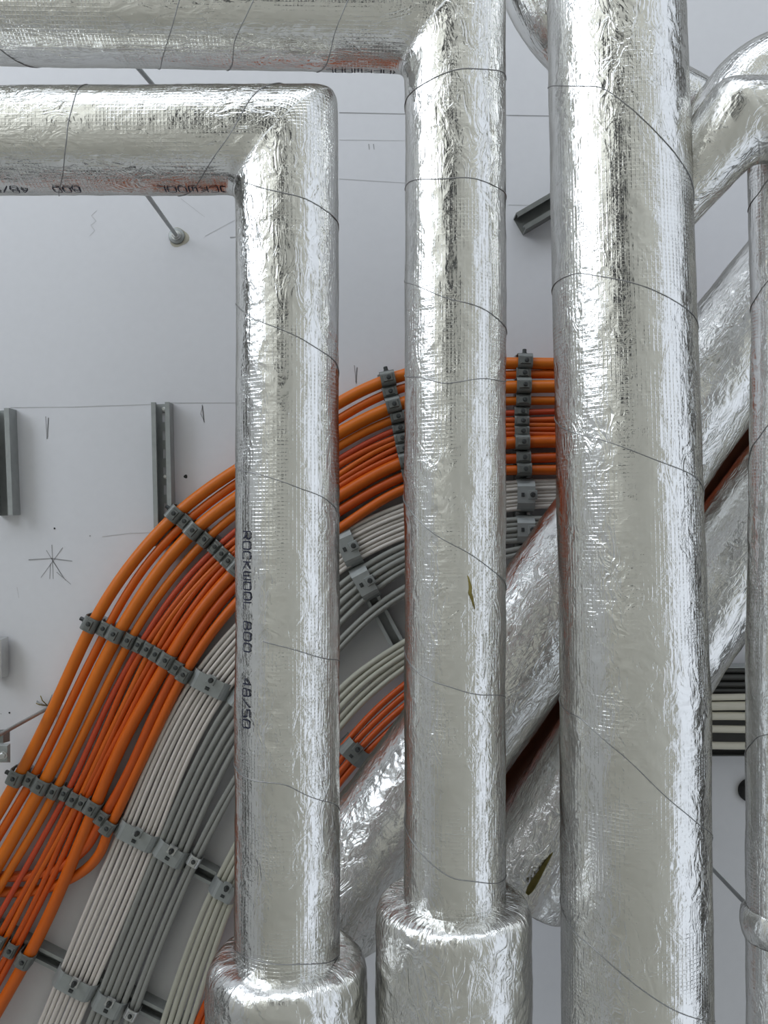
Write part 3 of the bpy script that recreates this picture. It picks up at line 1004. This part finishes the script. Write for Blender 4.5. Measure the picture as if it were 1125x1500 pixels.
rod(W(180, 236, 1.275), W(259, 346, DC), .0042, 'thin rod slanting up to a nut and washer left of the lettered pipe')
rod(W(196, 92, 1.40), W(300, 213, DC), .0042, 'thin rod glimpsed in the slit between the two level pipes', plug=False)
rod(W(-190, 1180, 1.30), W(73, 1036, DC), .0042, 'thin rod at the left edge beside the orange cables', plug=False)
rod(W(1165, 1400, 1.32), W(1037, 1266, DC - .002), .0042, 'thin rod slanting between widest and slender right pipes', plug=False)
tt = thing('rod_plug', W(70, 1036, DC), 'frayed grey-green plug at the ceiling beside the outermost orange cable', 'plug')
for k in range(9):
    a = random.uniform(0, 2 * PI)
    c = W(70, 1034, DC - .004)
    tube('bristle', np.array([c, c + np.array([math.cos(a) * .017, math.sin(a) * .017, -.006]), c + np.array([math.cos(a) * .026, math.sin(a) * .030, -.004])]), .0012, M['wool'] if k % 3 else M['zinc'], tt, 5)
pcl = thing('pipe_bracket', W(-2, 1098, 1.80), 'small zinc bracket with a bolt cut by the left edge', 'bracket')
Fb = (W(0, 1098, 1.80), np.array([-1.0, 0, 0]), np.array([0, 1.0, 0]), FRONT)
vs, fs = box_local(-.05, .020, -.030, .012, -.006, .0, Fb, .004)
link_mesh('plate', vs, fs, M['zinc'], pcl, smooth=False)
vs, fs = box_local(-.05, .008, .010, .036, -.030, -.004, Fb, .003)
link_mesh('jaw', vs, fs, M['clamp'], pcl, smooth=False)
bolt(W(5, 1106, 1.80), .0075, .010, pcl, 'bolt', M['bright_zinc'])
pst = thing('foil_offcut', W(-1, 965, 1.86), 'thin bright metal strip at the left edge above the bracket', 'strip')
vs, fs = box_local(-.03, .007, -.046, .046, -.03, 0, (W(-1, 965, 1.86), np.array([-1.0, 0, 0]), np.array([0, 1.0, 0]), FRONT), .003)
link_mesh('strip', vs, fs, M['bright_zinc'], pst, smooth=False)
gm = thing('rubber_grommet', W(1098, 1157, DC), 'black round grommet half behind the slender right pipe', 'grommet')
ring = np.array([W(1098, 1157, DC) + FRONT * z for z in (0, .006, .012, .016)])
P, U = tube_arrays(ring + np.array([1e-6, 0, 0]) * np.arange(4)[:, None], np.array([.027, .027, .025, .020]), 32)
grid_mesh('flange', P, U, M['black'], gm, True, True, True)
ck = thing('ceiling_bolt', W(1036, 1226, DC), 'small dark bolt head on the ceiling against the widest pipe', 'bolt')
bolt(W(1036, 1226, DC), .010, .012, ck, 'head', M['dark_bolt'])

# ------------------------------------------------------------------ the room
XL, XR, YT, YB, ZC = 3.0, -2.6, 4.2, -3.6, CZ + DC


def struct(o):
    o['kind'] = 'structure'
    return o


# ceiling slab with its pencil marks and drill holes
cv, cf = wbox(XR, XL, YB, YT, ZC, ZC + .15)
cmat = [0] * len(cf)


def mark(pts, w_px, m=1, dz=.0006):
    pts = [W(*p, DC) + FRONT * dz for p in pts]
    w = w_px / F * DC / 2
    for a, b in zip(pts[:-1], pts[1:]):
        d = b - a
        L = np.linalg.norm(d)
        if L < 1e-6:
            continue
        nrm = np.array([-d[1], d[0], 0]) / L * w
        k = len(cv)
        cv.extend([tuple(a - nrm), tuple(a + nrm), tuple(b + nrm * .7), tuple(b - nrm * .7)])
        cf.append((k, k + 1, k + 2, k + 3)); cmat.append(m)


def disc(c, r_px, m, dz=.0007, n=14):
    k = len(cv)
    C = W(*c, DC) + FRONT * dz
    for j in range(n):
        a = 2 * PI * j / n
        r = r_px / F * DC * (1 + .12 * math.sin(a * 3 + c[0]))
        cv.append((C[0] + r * math.cos(a), C[1] + r * math.sin(a), C[2]))
    cf.append(tuple(range(k, k + n))); cmat.append(m)


mark([(15, 597), (110, 596), (230, 592)], 1.0, 2)
mark([(250, 590), (345, 590)], 0.9, 2)
mark([(497, 165), (594, 167), (745, 169), (812, 170), (1010, 172)], 1.3, 1)
mark([(497, 262), (594, 268)], 0.8, 2); mark([(745, 300), (815, 302)], 0.8, 2)
mark([(497, 205), (594, 206)], .7, 2)
mark([(150, 786), (190, 781), (228, 780)], 1.0, 2)
mark([(42, 820), (75, 818), (106, 822)], 1.8, 1)
for a, b in (((76, 798), (78, 848)), ((92, 802), (60, 846)), ((68, 806), (92, 845)), ((83, 838), (104, 856)), ((74, 826), (73, 848)), ((78, 822), (96, 850))):
    mark([a, b], 1.0, 1)
mark([(67, 610), (69, 643), (71, 612), (70, 640)], 1.1, 1)
mark([(296, 593), (299, 618), (297, 595), (294, 606), (300, 619)], 1.2, 1)
mark([(519, 535), (522, 562), (523, 538), (521, 560)], 1.1, 1)
mark([(131, 346), (139, 338), (133, 330), (141, 324), (134, 316), (142, 308)], .8, 2)
mark([(540, 211), (541, 219)], 1.2, 1); mark([(547, 211), (548, 219)], 1.2, 1)
mark([(337, 348), (349, 347)], 1.6, 1)
mark([(265, 291), (300, 318)], .7, 2); mark([(300, 346), (349, 320)], .7, 2)
mark([(25, 860), (28, 876)], .8, 2); mark([(1, 1045), (2, 1046)], 1.5, 1)
disc((262, 348), 14, 4, .0003, 22)
disc((272, 698), 2.8, 3); disc((80, 774), 1.4, 3); disc((14, 1044), 1.4, 3); disc((132, 785), 1.1, 1)
struct(link_mesh('ceiling', cv, cf, None, None, smooth=False, mats=[M['paint'], M['pencil'], M['faint'], M['black'], M['stain']], fmat=cmat))
struct(link_mesh('floor', *wbox(XR, XL, YB, YT, -.15, 0), M['floor'], smooth=False))


def multi(name, boxes, mat):
    vs, fs = [], []
    for b in boxes:
        v, f = wbox(*b)
        k = len(vs)
        vs += v; fs += [tuple(k + q for q in x) for x in f]
    return struct(link_mesh(name, vs, fs, mat, smooth=False))


WINS = []


def wall(name, axis, c, t, lo, hi, wins):
    """wall plane at axis=c with window openings wins = [(u0, u1, z0, z1)]"""
    bx = []
    def add(u0, u1, z0, z1):
        if u1 - u0 > 1e-4 and z1 - z0 > 1e-4:
            c0, c1 = sorted((c, c + t))
            bx.append((c0, c1, u0, u1, z0, z1) if axis == 'x' else (u0, u1, c0, c1, z0, z1))
    u = lo
    for (u0, u1, z0, z1) in wins:
        add(u, u0, 0, ZC); add(u0, u1, 0, z0); add(u0, u1, z1, ZC)
        u = u1
        WINS.append((axis, c, t, u0, u1, z0, z1))
    add(u, hi, 0, ZC)
    multi(name, bx, M['wall'])


wall('wall_left', 'x', XL, .2, YB, YT, [(1.0, 3.9, 0.5, 2.45)])
wall('wall_right', 'x', XR, -.2, YB, YT, [(-3.3, 3.6, 0.15, 2.45)])
wall('wall_back', 'y', YT, .2, XR, XL, [(-2.0, 2.6, 0.6, 2.45)])
wall('wall_front', 'y', YB, -.2, XR, XL, [])

ADDED_BEAM = simple('added_beam_grey', (0.13, 0.125, 0.115), 0.85, var=0.15, scale=8)  # unseen dark beams, added so the foil edges reflect something dark
zb = 2.58
struct(link_mesh('added_beam_1', *wbox(XL - .12, XL - .001, YB + .001, YT - .001, zb, ZC - .001), ADDED_BEAM, smooth=False))
struct(link_mesh('added_beam_2', *wbox(XR + .001, XR + .12, YB + .001, YT - .001, zb, ZC - .001), ADDED_BEAM, smooth=False))
struct(link_mesh('added_beam_3', *wbox(XR + .121, XL - .121, YT - .12, YT - .001, zb, ZC - .001), ADDED_BEAM, smooth=False))
struct(link_mesh('added_beam_4', *wbox(XR + .121, XL - .121, YB + .001, YB + .12, zb, ZC - .001), ADDED_BEAM, smooth=False))

struct(link_mesh('added_dark_block', *wbox(.30, .72, .7, 2.9, .0, .75), M['black'], smooth=False))  # unseen block added on the floor for a dark streak in the foil
POW = {0: 290, 1: 114, 2: 210}
for i, (axis, c, t, u0, u1, z0, z1) in enumerate(WINS):
    # frame with mullions
    b = .05
    bars = [(u0, u0 + b, z0, z1), (u1 - b, u1, z0, z1), (u0, u1, z0, z0 + b), (u0, u1, z1 - b, z1)]
    k = 3
    for j in range(1, k):
        u = u0 + (u1 - u0) * j / k
        bars.append((u - .03, u + .03, z0, z1))
    c0, c1 = sorted((c + t * .2, c + t * .5))
    bx = [((c0, c1, a0, a1, e0, e1) if axis == 'x' else (a0, a1, c0, c1, e0, e1)) for a0, a1, e0, e1 in bars]
    multi('window_%d' % (i + 1), bx, M['frame'])
    ld = bpy.data.lights.new('daylight', 'AREA')
    ld.shape = 'RECTANGLE'
    ld.size, ld.size_y = u1 - u0, z1 - z0
    ld.energy = POW[i]
    ld.color = (0.86, 0.92, 1.0)
    lo = bpy.data.objects.new('daylight', ld)
    COL.objects.link(lo)
    um, zm = (u0 + u1) / 2, (z0 + z1) / 2
    s = 1 if t > 0 else -1
    if axis == 'x':
        lo.location = (c + t * .9, um, zm)
        lo.rotation_euler = Vector((-s, 0, 0)).to_track_quat('-Z', 'Y').to_euler()
    else:
        lo.location = (um, c + t * .9, zm)
        lo.rotation_euler = Vector((0, -s, 0)).to_track_quat('-Z', 'Y').to_euler()

# sky outside
w = bpy.data.worlds.new('sky')
SC.world = w
w.use_nodes = True
w.node_tree.nodes['Background'].inputs[0].default_value = (0.75, 0.85, 1.0, 1)
w.node_tree.nodes['Background'].inputs[1].default_value = 0.6

# ------------------------------------------------------------------ camera
cd = bpy.data.cameras.new('camera')
cd.sensor_fit = 'VERTICAL'
cd.sensor_height = 36.0
cd.lens = F / 1500 * 36.0
cd.clip_start = 0.02
cam = bpy.data.objects.new('camera', cd)
COL.objects.link(cam)
cam.location = (0, 0, CZ)
cam.rotation_euler = (0, PI, 0)
SC.camera = cam

SC.view_settings.view_transform = 'Standard'
SC.view_settings.look = 'None'
SC.view_settings.exposure = -1.55
SC.view_settings.gamma = 1.0
SC.view_settings.use_curve_mapping = False
SC.cycles.max_bounces = 10
SC.cycles.diffuse_bounces = 5
SC.cycles.glossy_bounces = 6
SC.cycles.caustics_reflective = False
SC.cycles.caustics_refractive = False
SC.cycles.use_denoising = True
